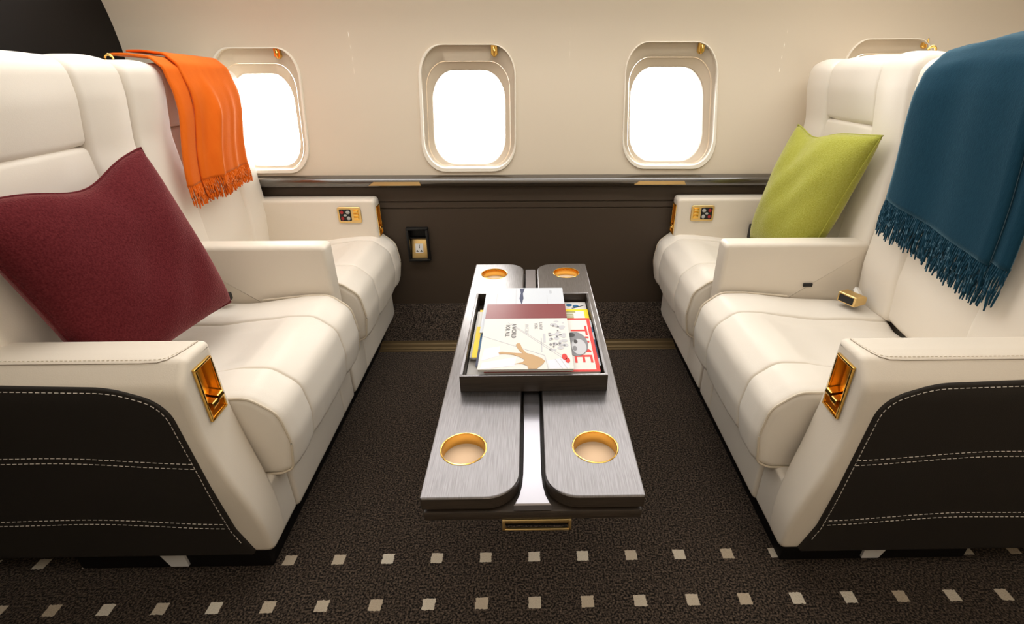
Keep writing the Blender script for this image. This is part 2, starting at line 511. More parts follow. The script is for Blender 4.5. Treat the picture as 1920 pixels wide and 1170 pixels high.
# brass vents on the rail
for x0, x1, lab in ((-.648, -.438, 'brass air vent strip on the dark rail above the left armrest'), (.425, .634, 'brass air vent strip on the dark rail above the right armrest')):
    t = thing('air_vent', ((x0 + x1) / 2, 2.09, .685), lab, 'vent', 'air vents on the rail')
    bm = bmesh.new()
    c = .666; y = 2.068
    s = .02
    pts = [(x0, c - .010), (x0 + s, c + .004), (x1 - s * .3, c + .004), (x1, c - .010)]
    yy = lambda z: 2.0690 + max(0., z - .664) * .35
    loft(bm, [[(a, yy(b) - d, b) for a, b in pts] for d in (-.0012, .006)])
    fr = build('vent_frame', bm, 'vent')
    bm = bmesh.new()
    n = 22
    for i in range(n):
        xa = x0 + .024 + (x1 - x0 - .05) * i / (n - 1)
        tube(bm, [(xa - .003, yy(c - .006) - .0015, c - .006), (xa + .003, yy(c + .001) - .0015, c + .001)], .0014, 4)
    sl = build('vent_grille', bm, 'gold_dark')
    adopt(t, [fr, sl])

# wall socket
t = thing('power_outlet', (-.483, 2.11, .325), 'gold power socket recessed in the dark wall beside the far left seat', 'socket')
bm = bmesh.new()
for a in ((-.530, -.436, 2.090, 2.116, .458, .470), (-.530, -.436, 2.090, 2.116, .317, .329), (-.530, -.519, 2.090, 2.116, .328, .459), (-.447, -.436, 2.090, 2.116, .328, .459)): add_box(bm, *a, .003)
add_box(bm, -.522, -.444, 2.131, 2.136, .325, .462)
add_box(bm, -.520, -.446, 2.104, 2.132, .418, .422)
p1 = build('outlet_box', bm, 'black')
def tilt(o, c, ax, a): o.data.transform(Matrix.Translation(c) @ Matrix.Rotation(a, 4, ax) @ Matrix.Translation(-Vector(c)))
c = Vector((-.483, 2.112, .372))
bm = bmesh.new(); add_box(bm, -.5165, -.4495, 2.110, 2.114, .329, .415, .001); p2 = build('face_plate', bm, 'gold_satin')
bm = bmesh.new(); add_box(bm, -.500, -.466, 2.107, 2.111, .352, .392, .001); p3 = build('socket_insert', bm, 'white', p2)
bm = bmesh.new()
for a in ((-.4845, -.4815, .372, .388), (-.496, -.487, .357, .361), (-.479, -.470, .357, .361), (-.494, -.490, .360, .364), (-.476, -.472, .360, .364)): add_box(bm, a[0], a[1], 2.1062, 2.1085, a[2], a[3])
p4 = build('socket_holes', bm, 'black', p3)
for o in (p2, p3, p4): tilt(o, c, 'X', -.28)
adopt(t, [p1, p2]); 

# ------------------------------------------------------------------ seats
ARM_TOP = .607
def smooth(a, b, x):
    t = max(0., min(1., (x - a) / (b - a))); return t * t * (3 - 2 * t)

def cushion(name, sd, y0, y1, s0, s1, parent_list):
    prof = fillet([(1.10, .285), (1.10, .425), (.90, .432), (.70, .452), (.625, .452), (.566, .405), (.553, .32), (.566, .235), (.600, .218), (.72, .215), (.90, .25)],
                  [.02, .02, .3, .15, .06, .06, .12, .03, .03, .1, .2], 6)
    prof = densify(prof, .022)
    r = .022
    st = [(y0 + r * (1 - math.cos(PI / 2 * k / 5)), r * (1 - math.sin(PI / 2 * k / 5))) for k in range(6)]
    y = y0 + r; body = []
    ys = []
    k = int((y1 - y0 - 2 * r) / .012)
    for i in range(1, k): ys.append(y0 + r + (y1 - y0 - 2 * r) * i / k)
    for s in (s0, s1): ys += [s - .008, s - .005, s - .003, s - .0015, s, s + .0015, s + .003, s + .005, s + .008]
    ys = sorted(ys)
    def off(y):
        d = 0
        for s in (s0, s1):
            d += .0095 * math.exp(-((y - s) / .0024) ** 2) + .0028 * math.exp(-((y - s) / .012) ** 2)
        for a, b in ((y0, s0), (s0, s1), (s1, y1)):
            if a <= y <= b: t = (y - a) / (b - a) * 2 - 1; d -= .004 * (1 - t * t)
        return d
    st += [(y, off(y)) for y in ys]
    st += [(y1 - r * (1 - math.cos(PI / 2 * k / 5)), r * (1 - math.sin(PI / 2 * k / 5))) for k in range(5, -1, -1)]
    rnd = random.Random(int(y0 * 100) + sd)
    ph = [rnd.uniform(0, 6.28) for _ in range(6)]
    def modf(q, y, z):
        if z > .40:
            mid = smooth(s0 - .01, s0 + .04, y) * (1 - smooth(s1 - .04, s1 + .01, y))
            back = smooth(.66, .80, q)
            z -= (.020 * mid + .004) * back
            z += .0015 * math.sin(q * 31 + ph[0] + y * 9) * back + .0012 * math.sin(q * 17 - y * 26 + ph[1])
        if q < .60 and .22 < z < .30:                 # slack puckers under the roll
            q += .0016 * math.sin(y * 120 + ph[2]) * (1 - abs(z - .26) / .04)
        return q, y, z
    bm = bmesh.new(); sweep(bm, prof, st, sd, modf)
    c = build('seat_cushion', bm, 'leather', ang=60); parent_list.append(c)
    for yy in (y0 + .008, y1 - .008):
        bm = bmesh.new()
        pts = [(XM + sd * q, yy - (.004 if yy < (y0 + y1) / 2 else -.004), z) for q, z in inset(prof, .004) if q < .86]
        tube(bm, pts, .0030, 6)
        build('piping', bm, 'piping', c)
    return c

def back_profile(front_shift, ztop, zbot, thick=.10):
    f = front_shift
    p = [(1.075 + f, zbot), (1.060 + f, .55), (1.068 + f, .75), (1.074 + f, .92), (1.052 + f, 1.05), (1.050 + f, ztop), (1.16, ztop), (1.16, zbot)]
    rr = [.035, .2, .2, .2, .15, .045, .03, .01]
    if ztop < 1: p = p[:3] + [(1.074 + f, ztop)] + p[6:]; rr = [.035, .2, .2, .012, .01, .01]
    return densify(fillet(p, rr, 7), .03)

def top_slope(near, sd):
    k, yc = (.045, 1.20) if near else ((.075, 1.52) if sd < 0 else (.065, 1.54))
    def f(q, y, z): return q, y, z - k * (y - yc) * smooth(.80, 1.12, z)
    return f
def back_pad(name, sd, y0, y1, f, ztop, zbot, r, L, mname='leather', crown=.006, slope=None):
    prof = back_profile(f, ztop, zbot)
    mid = []
    n = max(6, int((y1 - y0) / .018))
    for i in range(1, n):
        y = y0 + r + (y1 - y0 - 2 * r) * i / n; t = i / n * 2 - 1
        mid.append((y, -crown * (1 - t * t)))
    bm = bmesh.new(); sweep(bm, prof, ends(y0, y1, r, 6, mid), sd, slope)
    o = build(name, bm, mname, ang=60); L.append(o); return o

def stitch_line(bm, pts, mi, dash=.0075, gap=.0045, r=.0010):
    acc = 0; 
    segs = []
    for a, b in zip(pts, pts[1:]):
        a, b = Vector(a), Vector(b); l = (b - a).length
        if l < 1e-6: continue
        s = -acc
        while s < l:
            e = s + dash
            if e > 0: segs.append((a.lerp(b, max(0, s) / l), a.lerp(b, min(l, e) / l)))
            s += dash + gap
        acc = (dash + gap) - (s - l) if s > l else 0
    for a, b in segs:
        if (b - a).length > .001: tube(bm, [a, b], r, 4, mi)

def lever_recess(name, sd, q, y0, y1, z0, z1, L, scale=1.):
    """gold recess with two latches on an armrest's front end; q is the face it sits in"""
    X = lambda v: XM + sd * v
    d = .022
    bm = bmesh.new()
    w = .005 * scale
    for a in ((y0 - w, y1 + w, z1, z1 + w), (y0 - w, y1 + w, z0 - w, z0), (y0 - w, y0, z0, z1), (y1, y1 + w, z0, z1)):
        add_box(bm, *sorted((X(q - .003), X(q + .004))), *a, .001)
    o = build(name, bm, 'gold'); L.append(o)
    bm = bmesh.new()
    add_box(bm, *sorted((X(q + d), X(q + d + .002))), y0, y1, z0, z1)
    for a in ((y0, y1, z1 - .001, z1 + .001), (y0, y1, z0 - .001, z0 + .001), (y0 - .001, y0 + .001, z0, z1), (y1 - .001, y1 + .001, z0, z1)):
        add_box(bm, *sorted((X(q + .001), X(q + d))), *a)
    add_box(bm, *sorted((X(q + d - .004), X(q + d))), y0 + (y1 - y0) * .55, y1 - (y1 - y0) * .12, z0 + (z1 - z0) * .36, z1 - .003, .001)
    build('recess_tray', bm, 'gold_dark', o)
    h = z1 - z0; wy = (y1 - y0)
    for k, (fy, fz) in enumerate(((.28, .25), (.74, .29))):
        bm = bmesh.new()
        cy = y0 + wy * fy; cz = z0 + h * fz; hw = wy * .19
        pts = [(q + d, cz - .010 * scale), (q - .004, cz - .012 * scale), (q - .010 * scale, cz - .002), (q - .008 * scale, cz + .006 * scale), (q + d, cz + .012 * scale)]
        loft(bm, [[(X(a), yv, b) for a, b in fillet(pts, .003 * scale, 4)] for yv in (cy - hw, cy + hw)])
        build('latch', bm, 'gold', o)
    return o

def keypad(sd, L):
    X = lambda v: XM + sd * v
    y = 2.030; q0, q1, z0, z1 = .672, .766, .514, .580
    def plate(bm, a0, a1, b0, b1, ya, yb, r=.006):
        p = fillet([(a0, b0), (a1, b0), (a1, b1), (a0, b1)], r, 5)
        loft(bm, [[(X(a), yv, b) for a, b in inset(p, i)] for yv, i in ((yb, 0), (ya + .001, 0), (ya, .001))])
    bm = bmesh.new(); plate(bm, q0, q1, z0, z1, y - .005, y + .004, .009); o = build('control_panel', bm, 'gold_satin'); L.append(o)
    # keypad sits away from the seat front on both sides
    k0, k1 = .712, .758
    bm = bmesh.new(); plate(bm, k0, k1, z0 + .009, z1 - .009, y - .0075, y - .004, .004); kp = build('keypad', bm, 'black', o)
    def btn(nm, a, b, ra, rb, m):
        bm = bmesh.new(); n = 16
        loft(bm, [[(X(a + ra * k * math.cos(2 * PI * i / n)), yv, b + rb * k * math.sin(2 * PI * i / n)) for i in range(n)] for yv, k in ((y - .006, 1.), (y - .0092, .95), (y - .0102, .6))])
        build(nm, bm, m, kp)
    zc = (z0 + z1) / 2
    near, far = (k1 - .011, k0 + .011) if sd < 0 else (k1 - .011, k0 + .011)
    red, grey = (near, far) if sd < 0 else (near, far)
    btn('button', red, zc + .0125, .0065, .0075, 'red_button'); btn('button', red, zc - .0125, .0065, .0075, 'red_button')
    btn('button', grey, zc + .0125, .0085, .0075, 'grey_button'); btn('button', grey, zc - .0125, .0075, .0080, 'grey_button')
    btn('button', (k0 + k1) / 2, zc, .0070, .0045, 'grey_button')
    bm = bmesh.new()
    for b in (zc + .012, zc - .002, zc - .016): add_box(bm, *sorted((X(.682), X(.701))), y - .0105, y - .004, b, b + .009, .0015)
    build('toggle_switch', bm, 'gold', o)
    bm = bmesh.new(); add_box(bm, *sorted((X(.680), X(.703))), y - .0062, y - .004, zc - .021, zc + .024, .001); build('switch_well', bm, 'gold_dark', o)

def arm_slab(name, sd, y0, y1, qf, qb, z0, z1, r, L, m='leather_shell', rf=.02):
    """simple armrest: rounded slab standing in an X-Z plane"""
    prof = densify(fillet([(qf, z0), (qb, z0), (qb, z1), (qf, z1)], [.012, .02, .03, rf], 6), .05)
    bm = bmesh.new(); sweep(bm, prof, ends(y0, y1, r, 5), sd)
    o = build(name, bm, m, ang=60); L.append(o); return o

def leg_front(sd, spans, L, q=.613):
    for a, b in spans:
        bm = bmesh.new()
        prof = fillet([(q, .046), (q, .222), (.80, .222), (.80, .046)], [.022, .012, .01, .01], 5)
        sweep(bm, prof, ends(a, b, .008, 4), sd)
        L.append(build('front_panel', bm, 'leather', ang=50))

def near_armrest(sd, L):
    X = lambda v: XM + sd * v
    # shell cross-sections along q: (y, z) outline, front end raked
    sec = fillet([(.820, .072), (.808, .30), (.806, .56), (.842, ARM_TOP + .001), (.868, ARM_TOP + .003), (.925, ARM_TOP), (.928, .40), (.893, .072)],
                 [.02, .3, .05, .02, .05, .012, .1, .02], 6)
    sec = densify(sec, .02)
    bm = bmesh.new()
    def rake(z): return .056 * (1 - smooth(.13, .47, z))
    rings = []
    r = .014
    for k in range(6):
        a = PI / 2 * k / 5
        rings.append((.664 + r * (1 - math.sin(a)) * 0 + r * (1 - math.cos(a)) , r * (1 - math.sin(a))))
    rings += [(.72, 0), (.85, 0), (1.0, 0), (1.15, 0), (1.30, 0), (1.44, 0)]
    out = []
    for q, d in rings:
        out.append([(X(q - (rake(z) if q < .73 else rake(z) * max(0, 1 - (q - .68) / .3))), y, z) for y, z in inset(sec, d)])
    vv = loft(bm, out, cap=False)
    bm.faces.new(vv[-1])
    # front end: face with a rectangular hole for the gold recess
    hole = [bm.verts.new((X(.664), y, z)) for y, z in ((.849, .452), (.903, .452), (.903, .578), (.849, .578))]
    back = [bm.verts.new((X(.690), v.co.y, v.co.z)) for v in hole]
    fr = vv[0]; n_ = len(fr)
    es = [bm.edges.get((fr[i], fr[(i + 1) % n_])) for i in range(n_)]
    es += [bm.edges.new((hole[i], hole[(i + 1) % 4])) for i in range(4)]
    bmesh.ops.triangle_fill(bm, edges=es, use_beauty=True)
    for i in range(4): bm.faces.new((hole[i], hole[(i + 1) % 4], back[(i + 1) % 4], back[i]))
    bm.faces.new(back)
    sh = build('armrest', bm, 'leather_shell', ang=60); L.append(sh)
    # seam round the top pad
    ring = inset(sec, -.0002)
    def top_at(y):                       # height of the shell's upper surface at y
        best = 0
        for (ya, za), (yb, zb) in zip(ring, ring[1:] + ring[:1]):
            if min(ya, yb) <= y <= max(ya, yb) and abs(ya - yb) > 1e-9:
                best = max(best, za + (zb - za) * (y - ya) / (yb - ya))
        return best
    run = [(1.42, .838), (1.2, .838), (1.0, .838), (.85, .838), (.75, .838), (.718, .839), (.700, .844), (.690, .856), (.684, .875), (.681, .900), (.680, .915)]
    dense = []
    for p_, q_ in zip(run, run[1:]):
        for k in range(6): dense.append((p_[0] + (q_[0] - p_[0]) * k / 6, p_[1] + (q_[1] - p_[1]) * k / 6))
    bm = bmesh.new()
    tube(bm, [(X(q), y, top_at(y) + .0002) for q, y in dense], .0011, 5)
    build('seam', bm, 'seam', sh)
    bm = bmesh.new()
    stitch_line(bm, [(X(q + (.004 if q < .70 else 0)), y + .006, top_at(y + .006) + .0003) for q, y in dense], 0, .005, .004, .0007)
    o = build('stitching', bm, 'piping', sh); o['kind'] = 'stuff'
    # dark side panel with stitched borders
    pan = fillet([(1.44, .582), (.80, .566), (.705, .535), (.672, .165), (.646, .078), (1.44, .078)], [0, .25, .10, .06, .008, 0], 10)
    pan = densify(pan, .03)
    bm = bmesh.new()
    def ysurf(z):
        return .815 - .007 * smooth(.085, .30, z) - .002 * smooth(.3, .56, z) if z < .54 else .806 + (z - .54) * .20
    f0 = [bm.verts.new((X(q), 0., z)) for q, z in inset(pan, .004)]
    bm.faces.new(f0)
    for k in range(1, 40):
        for co, no in (((0, 0, .06 + k * .014), (0, 0, 1)), ((X(.64 + k * .022), 0, 0), (1, 0, 0))):
            bmesh.ops.bisect_plane(bm, geom=bm.verts[:] + bm.edges[:] + bm.faces[:], plane_co=co, plane_no=no, dist=1e-5)
    for v in bm.verts: v.co.y = ysurf(v.co.z) - .0045
    loft(bm, [[(X(q), ysurf(z) + dy, z) for q, z in inset(pan, d)] for dy, d in ((.012, 0), (-.0015, 0), (-.0038, .0015), (-.0045, .004))], cap=False)
    bmesh.ops.remove_doubles(bm, verts=bm.verts[:], dist=2e-5)
    front = [(q, z) for q, z in inset(pan, .009)]
    line = [(X(q), ysurf(z) - .0052, z) for q, z in front if q < 1.43 and not (z < .095 and q > .60)]
    # keep the run that goes top-back -> front -> bottom
    i0 = max(range(len(line)), key=lambda i: abs(line[i][0] - XM) if line[i][2] > .5 else -1)
    line = line[i0:] + line[:i0]
    line = [p for p in line if not (p[2] < .096)]
    stitch_line(bm, line, 1)
    for zl, zf, bow in ((.383, .383, .006), (.198, .192, .005)):
        for dz in (.007, -.007):
            ql = [(.700 if zl > .3 else .690) + .73 * i / 30 for i in range(31)]
            stitch_line(bm, [(X(q), ysurf(zl) - .0052, zl + dz + bow - .022 * (1 - smooth(.66, 1.0, q)) - (.010 * max(0, (q - 1.0)) if zl > .3 else .02 * max(0, q - 1.0))) for q in ql], 1)
        # shallow pressed band between the two rows
        tube(bm, [(X(q), ysurf(zl) - .0028, zl + bow - .022 * (1 - smooth(.66, 1.0, q)) - (.010 * max(0, (q - 1.0)) if zl > .3 else .02 * max(0, q - 1.0))) for q in ql], .0022, 5)
    pn = build('side_panel', bm, ['dark_leather', 'thread'], ang=45); L.append(pn)
    pn['label'] = 'dark brown leather side panel with pale double stitching'
    lever_recess('recline_handle', sd, .660, .852, .900, .455, .575, L)

def make_seat(sd, near, label):
    L = []
    X = lambda v: XM + sd * v
    if near:
        cushion('seat_cushion', sd, .935, 1.482, 1.064, 1.338, L)
        b0, s0, s1, b1 = .90, 1.055, 1.325, 1.490
        k0 = len(L); near_armrest(sd, L)
        def shift(o, dy):
            o.data.transform(Matrix.Translation((0, dy, 0)))
            for ch in o.children: shift(ch, dy)
        for o in L[k0:]: shift(o, .010 if sd < 0 else -.004)
        leg_front(sd, ((.876, .990),), L, .620)
        leg_front(sd, ((.994, 1.372), (1.376, 1.478)), L)
        y0, y1 = (.848 if sd < 0 else .842), 1.49
    else:
        arm_slab('inner_armrest', sd, 1.492, 1.560, .622, 1.10, .240, ARM_TOP, .014, L, rf=.016)
        cushion('seat_cushion', sd, 1.568, 2.10, 1.730, 1.995, L)
        b0, s0, s1, b1 = 1.498, 1.655, 1.925, 2.075
        a = arm_slab('wall_armrest', sd, 2.030, 2.104, .614, 1.11, .425, ARM_TOP, .012, L, rf=.016)
        cut(a, [box_cutter(*sorted((X(.55), X(.640))), 2.045, 2.090, .452, .575)])
        keypad(sd, L)
        lever_recess('recline_handle', sd, .614, 2.047, 2.088, .455, .572, L, .9)
        leg_front(sd, ((1.500, 1.645), (1.650, 2.09)), L)
        y0, y1 = 1.50, 2.09
    # back: shell, bolsters, centre pad, headrest
    ztop = 1.140 if near else (1.138 if sd > 0 else 1.118)
    tsl = top_slope(near, sd)
    back_pad('bolster', sd, b0, s0, 0, ztop, .41, .020, L, slope=tsl)
    back_pad('bolster', sd, s1, b1, 0, ztop, .41, .020, L, slope=tsl)
    back_pad('backrest', sd, s0 - .020, s1 + .020, .012, .932, .41, .010, L, crown=.010, slope=tsl)
    prof = densify(fillet([(1.080, .937), (1.056, 1.05), (1.056, ztop + .002), (1.16, ztop + .002), (1.16, .937)], [.020, .2, .045, .03, .02], 7), .03)
    bm = bmesh.new()
    n = 12
    mid = [(s0 + .016 + (s1 - s0 - .032) * i / n, -.005 * (1 - (i / n * 2 - 1) ** 2)) for i in range(1, n)]
    sweep(bm, prof, ends(s0 - .003, s1 + .003, .010, 5, mid), sd, tsl)
    L.append(build('headrest', bm, 'leather', ang=60))
    bm = bmesh.new()
    prof = densify(fillet([(1.150, .30), (1.150, ztop - .02), (1.30, ztop - .02), (1.40, .95), (1.44, .30)], [.01, .03, .05, .1, .02], 6), .06)
    sweep(bm, prof, ends(b0 + .004, b1 - .004, .03, 5, [(b0 + (b1 - b0) * i / 8, 0) for i in range(1, 8)]), sd, tsl)
    L.append(build('back_shell', bm, 'leather_shell', ang=50))
    bm = bmesh.new()
    add_box(bm, *sorted((X(.634), X(1.106))), y0, y1, .0, .060, .004)
    add_box(bm, *sorted((X(.66), X(1.106))), y0 + .03, y1, .060, .099, .002)
    add_box(bm, *sorted((X(.66), X(1.42))), .93 if near else 1.575, y1, .098, .30, .004)
    pl = build('plinth', bm, 'plinth'); L.append(pl)
    if near:
        bm = bmesh.new()
        pts = [(.826, .040), (.872, .036), (.886, .072), (.826, .077)] if sd > 0 else [(.826, .038), (.868, .036), (.882, .052), (.872, .077), (.826, .077)]
        pts = fillet([(.836, .012), (.880, .012), (.896, .056), (.838, .056)], .003, 3)
        loft(bm, [[(X(a), yv, b) for a, b in pts] for yv in (y0 - .006, y0 + .004)])
        o = build('floor_fitting', bm, 'white_plate'); L.append(o); o['label'] = 'small white plate on the black plinth'
    else:
        bm = bmesh.new()                       # gold ring at the inner top corner of the back
        c = Vector((X(1.150), 1.596, ztop + .004)); n = 24
        tube(bm, [c + Vector((.011 * math.cos(2 * PI * i / n), 0, .011 * math.sin(2 * PI * i / n))) for i in range(n)], .0032, 8, closed=True)
        o = build('coat_ring', bm, 'gold'); L.append(o)
    t = thing('armchair', (X(.95), (y0 + y1) / 2, 0), label, 'seat', 'cream leather cabin seats')
    adopt(t, L)
    return t
make_seat(-1, True, 'cream leather seat at the front left, under the maroon pillow')
make_seat(-1, False, 'cream leather seat by the wall on the left, under the orange throw')
make_seat(1, True, 'cream leather seat at the front right, under the blue throw')
make_seat(1, False, 'cream leather seat by the wall on the right, behind the green pillow')

# ------------------------------------------------------------------ pillows
def pillow(name, TL, TR, BR, BL, thick, m, label, dent, group, facing):
    TL, TR, BR, BL = map(Vector, (TL, TR, BR, BL))
    n = 46
    nrm = (TR - TL).cross(BL - TL).normalized()
    if nrm.dot(Vector(facing)) < 0: nrm = -nrm
    c = (TL + TR + BR + BL) / 4
    bm = bmesh.new()
    rnd = random.Random(5); ph = [rnd.uniform(0, 6.3) for _ in range(8)]
    def P(i, j, side):
        u = -1 + 2 * i / n; v = -1 + 2 * j / n                 # v=+1 top
        # edges pulled in between the corners
        uu = u * (1 - .045 * (1 - v * v) * abs(u) ** 3); vv = v * (1 - .045 * (1 - u * u) * abs(v) ** 3)
        a, b = (uu + 1) / 2, (1 - vv) / 2
        p = (TL * (1 - a) + TR * a) * (1 - b) + (BL * (1 - a) + BR * a) * b
        h = ((1 - abs(u) ** 2.6) * (1 - abs(v) ** 2.6))
        h = max(0, h) ** .45 * thick
        h *= 1 - .10 * v
        dn = dent[1] * math.exp(-((u - dent[0]) / dent[2]) ** 2) * smooth(-.2, 1., v)
        p = p + (BL + BR - TL - TR).normalized() * dn
        h += .004 * math.sin(u * 5 + v * 3 + ph[0]) * (1 - u * u) * (1 - v * v) + .003 * math.sin(u * 9 - v * 7 + ph[1]) * (1 - u * u) * (1 - v * v)
        h -= .008 * math.exp(-((u - dent[0] - .1) / .16) ** 2) * smooth(.25, .9, v) * (1 - v ** 6) * (1 if side > 0 else 0)
        return p + nrm * h * side
    grid = {}
    for side in (1, -1):
        for i in range(n + 1):
            for j in range(n + 1):
                edge = i in (0, n) or j in (0, n)
                key = (i, j, 0 if edge else side)
                if key not in grid: grid[key] = bm.verts.new(P(i, j, side))
    g = lambda i, j, s: grid[(i, j, 0 if (i in (0, n) or j in (0, n)) else s)]
    for side in (1, -1):
        for i in range(n):
            for j in range(n): bm.faces.new((g(i, j, side), g(i + 1, j, side), g(i + 1, j + 1, side), g(i, j + 1, side)))
    t = thing(name, (c.x, c.y, min(BL.z, BR.z)), label, 'pillow', group)
    body = build('pillow_cover', bm, m, ang=80)
    bm = bmesh.new()
    loop = [P(i, 0, 1) for i in range(n)] + [P(n, j, 1) for j in range(n)] + [P(i, n, 1) for i in range(n, 0, -1)] + [P(0, j, 1) for j in range(n, 0, -1)]
    tube(bm, loop, .0028, 6, closed=True)
    sm = build('seam', bm, m)
    adopt(t, [body, sm]); return t
pillow('throw_pillow', (-1.035, .895, .893), (-.985, 1.355, .925), (-.890, 1.372, .480), (-.960, .962, .468), .078, 'maroon',
       'large maroon wool pillow with a pinched top leaning on the front left seat', (.12, .036, .42), 'wool pillows', (1, 0, .2))
pillow('throw_pillow', (.965, 1.912, .908), (1.016, 1.515, .925), (.925, 1.592, .490), (.865, 1.895, .490), .074, 'green',
       'lime green wool pillow propped up on the far right seat', (-.42, .028, .40), 'wool pillows', (-1, 0, .2))

# ------------------------------------------------------------------ throws
def throw(name, sd, yl, yr, path, m, label, ripple, layers, group, slant, seed, ztilt):
    """path: (q, z) from behind the back over its top and down the front; yl/yr(t) edges across"""
    rnd = random.Random(seed)
    X = lambda v: XM + sd * v
    t = thing(name, (X(1.05), (yl(1) + yr(1)) / 2, path[-1][1]), label, 'throw', group)
    # resample path
    P = [Vector(p) for p in path]; ls = [0]
    for a, b in zip(P, P[1:]): ls.append(ls[-1] + (b - a).length)
    def at(s):
        s *= ls[-1]
        for k in range(len(P) - 1):
            if s <= ls[k + 1] + 1e-9:
                return P[k].lerp(P[k + 1], (s - ls[k]) / max(1e-9, ls[k + 1] - ls[k]))
        return P[-1]
    for li, (nm, dq, s0, s1, tcut, fl) in enumerate(layers):
        nx, ny = 44, 60
        bm = bmesh.new()
        def pt(i, j, extra=0.):
            a = s0 + (s1 - s0) * i / nx; tt = j / ny * tcut * (1 - slant * a)
            p = at(tt)
            y = yl(tt) * (1 - a) + yr(tt) * a
            hang = smooth(.45, 1., tt)
            rip = ripple(a, tt) 
            edge = min(i, nx - i) / nx
            roll = .008 * (1 - smooth(0, .05, edge)) * smooth(.3, .6, tt)
            q = p.x - dq * smooth(.28, .5, tt) - rip * smooth(.34, .6, tt) + roll
            z = p.y + dq * (1 - smooth(.28, .5, tt)) + ztilt(y) * (1 - smooth(.45, .9, tt))
            return Vector((X(q), y, z))
        vv = [[bm.verts.new(pt(i, j)) for i in range(nx + 1)] for j in range(ny + 1)]
        for j in range(ny):
            for i in range(nx): bm.faces.new((vv[j][i], vv[j][i + 1], vv[j + 1][i + 1], vv[j + 1][i]))
        o = build(nm, bm, m, ang=80)
        md = o.modifiers.new('thick', 'SOLIDIFY'); md.thickness = .006; md.offset = 0
        sub = o
        bm = bmesh.new()
        w = (pt(nx, ny) - pt(0, ny)).length
        n = int(w / .0052)
        for k in range(n + 1):
            f = k / n * nx; i = min(nx - 1, int(f)); base = pt(i, ny).lerp(pt(i + 1, ny), f - i)
            ln = fl * rnd.uniform(.88, 1.08); sw = rnd.gauss(0, .0028); so = rnd.uniform(0, .004)
            p0 = base + Vector((0, 0, .006)); pts = []
            for s in range(6):
                u = s / 5
                pts.append(p0 + Vector((-sd * (.002 * math.sin(u * 3) + so * u), sw * u * u + .0015 * math.sin(u * 8 + k), -ln * u)))
            tube(bm, pts, [.0024, .0030, .0028, .0028, .0029, .0018], 5)
        fr = build('fringe', bm, m, o); fr['kind'] = 'stuff'
        adopt(t, [o])
        L = o
    return t

lerp = lambda a, b, t: a + (b - a) * t
# orange, over the far left back
def yl_o(t): return lerp(1.625, 1.562, smooth(.40, 1., t))
def yr_o(t): return lerp(1.965, 1.910, smooth(.40, 1., t))
po = [(1.165, 1.139), (1.155, 1.140), (1.14, 1.140), (1.12, 1.140), (1.06, 1.132), (1.030, 1.105), (1.022, 1.05), (1.022, .98), (1.026, .88), (1.028, .772)]
def rip_o(a, t): return .006 + .006 * math.sin(a * 11 + .7 + t * 1.1) + .020 * math.exp(-((a - .52 + .12 * t) / .06) ** 2) + .006 * math.exp(-((a - .80 + .05 * t) / .05) ** 2)
throw('orange_throw', -1, yl_o, yr_o, po, 'orange', 'burnt orange wool throw with fringed end hanging over the left wall seat', rip_o,
      [('under_fold', .002, 0., .62, .995, .070), ('top_fold', .015, .20, 1., .985, .068)], 'wool throws', 0., 3, lambda y: -.075 * (y - 1.52))
# blue, over the near right back
def yr_b(t): return lerp(1.418, 1.402, smooth(.4, 1., t))
def yl_b(t): return lerp(1.030, .982, smooth(.35, 1., t))
pb = [(1.38, 1.14), (1.32, 1.160), (1.25, 1.172), (1.12, 1.174), (1.072, 1.164), (1.042, 1.125), (1.034, 1.07), (1.034, .98), (1.038, .86), (1.038, .715)]
def rip_b(a, t): return .009 + .005 * math.sin(a * 7 + .4 + t) + .003 * math.sin(a * 15 + t * 2) + .004 * a
throw('blue_throw', 1, yl_b, yr_b, pb, 'blue', 'petrol blue wool throw with long fringe hanging over the front right seat', rip_b,
      [('under_fold', .000, 0., .80, .985, .100), ('top_fold', .014, .10, 1., .995, .098)], 'wool throws', .075, 4, lambda y: -.045 * (y - 1.2) - .020 * smooth(1.25, 1.42, y))

# ------------------------------------------------------------------ table
TZ = .50
tt = thing('cabin_table', (0, 1.1, 0), 'low dark veneer table with two folded leaves between the seat rows', 'table')
TL = []
CUPS = {-1: ((-.1245, .713), (-.1165, 1.522)), 1: ((.1165, .714), (.1165, 1.527))}
for sd in (-1, 1):
    xo, xi = (-.1835, -.0215) if sd < 0 else (.1860, .0225)
    poly = fillet([(xo, .597), (xi, .597), (xi, 1.605), (xo, 1.605)], [.004, .055, .055, .004], 12)
    bm = bmesh.new()
    loft(bm, [[(a, b, z) for a, b in inset(poly, d)] for z, d in ((.4735, .002), (.4755, 0), (.4975, 0), (.4995, .0012), (.500, .003))])
    o = build('table_leaf', bm, ['wood', 'wood_dark'])
    for p in o.data.polygons:
        if p.normal.z < .5: p.material_index = 1
    cut(o, [disc_cutter(x, y, .4755, .52, .0405) for x, y in CUPS[sd]], 8)
    TL.append(o)
    for x, y in CUPS[sd]:
        bm = bmesh.new()
        lathe(bm, x, y, [(.0428, .4998), (.0428, .5006), (.0418, .5012), (.0402, .5008), (.0396, .499), (.0394, .476), (.0388, .4757)])
        c = build('cup_holder', bm, 'gold', o)
        bm = bmesh.new(); lathe(bm, x, y, [(.0394, .4762), (.036, .4767), (.0001, .4767)]); build('liner', bm, 'cork', c)
# lower slab
bm = bmesh.new()
add_box(bm, -.181, .184, .598, 1.60, .446, .4665, .004)

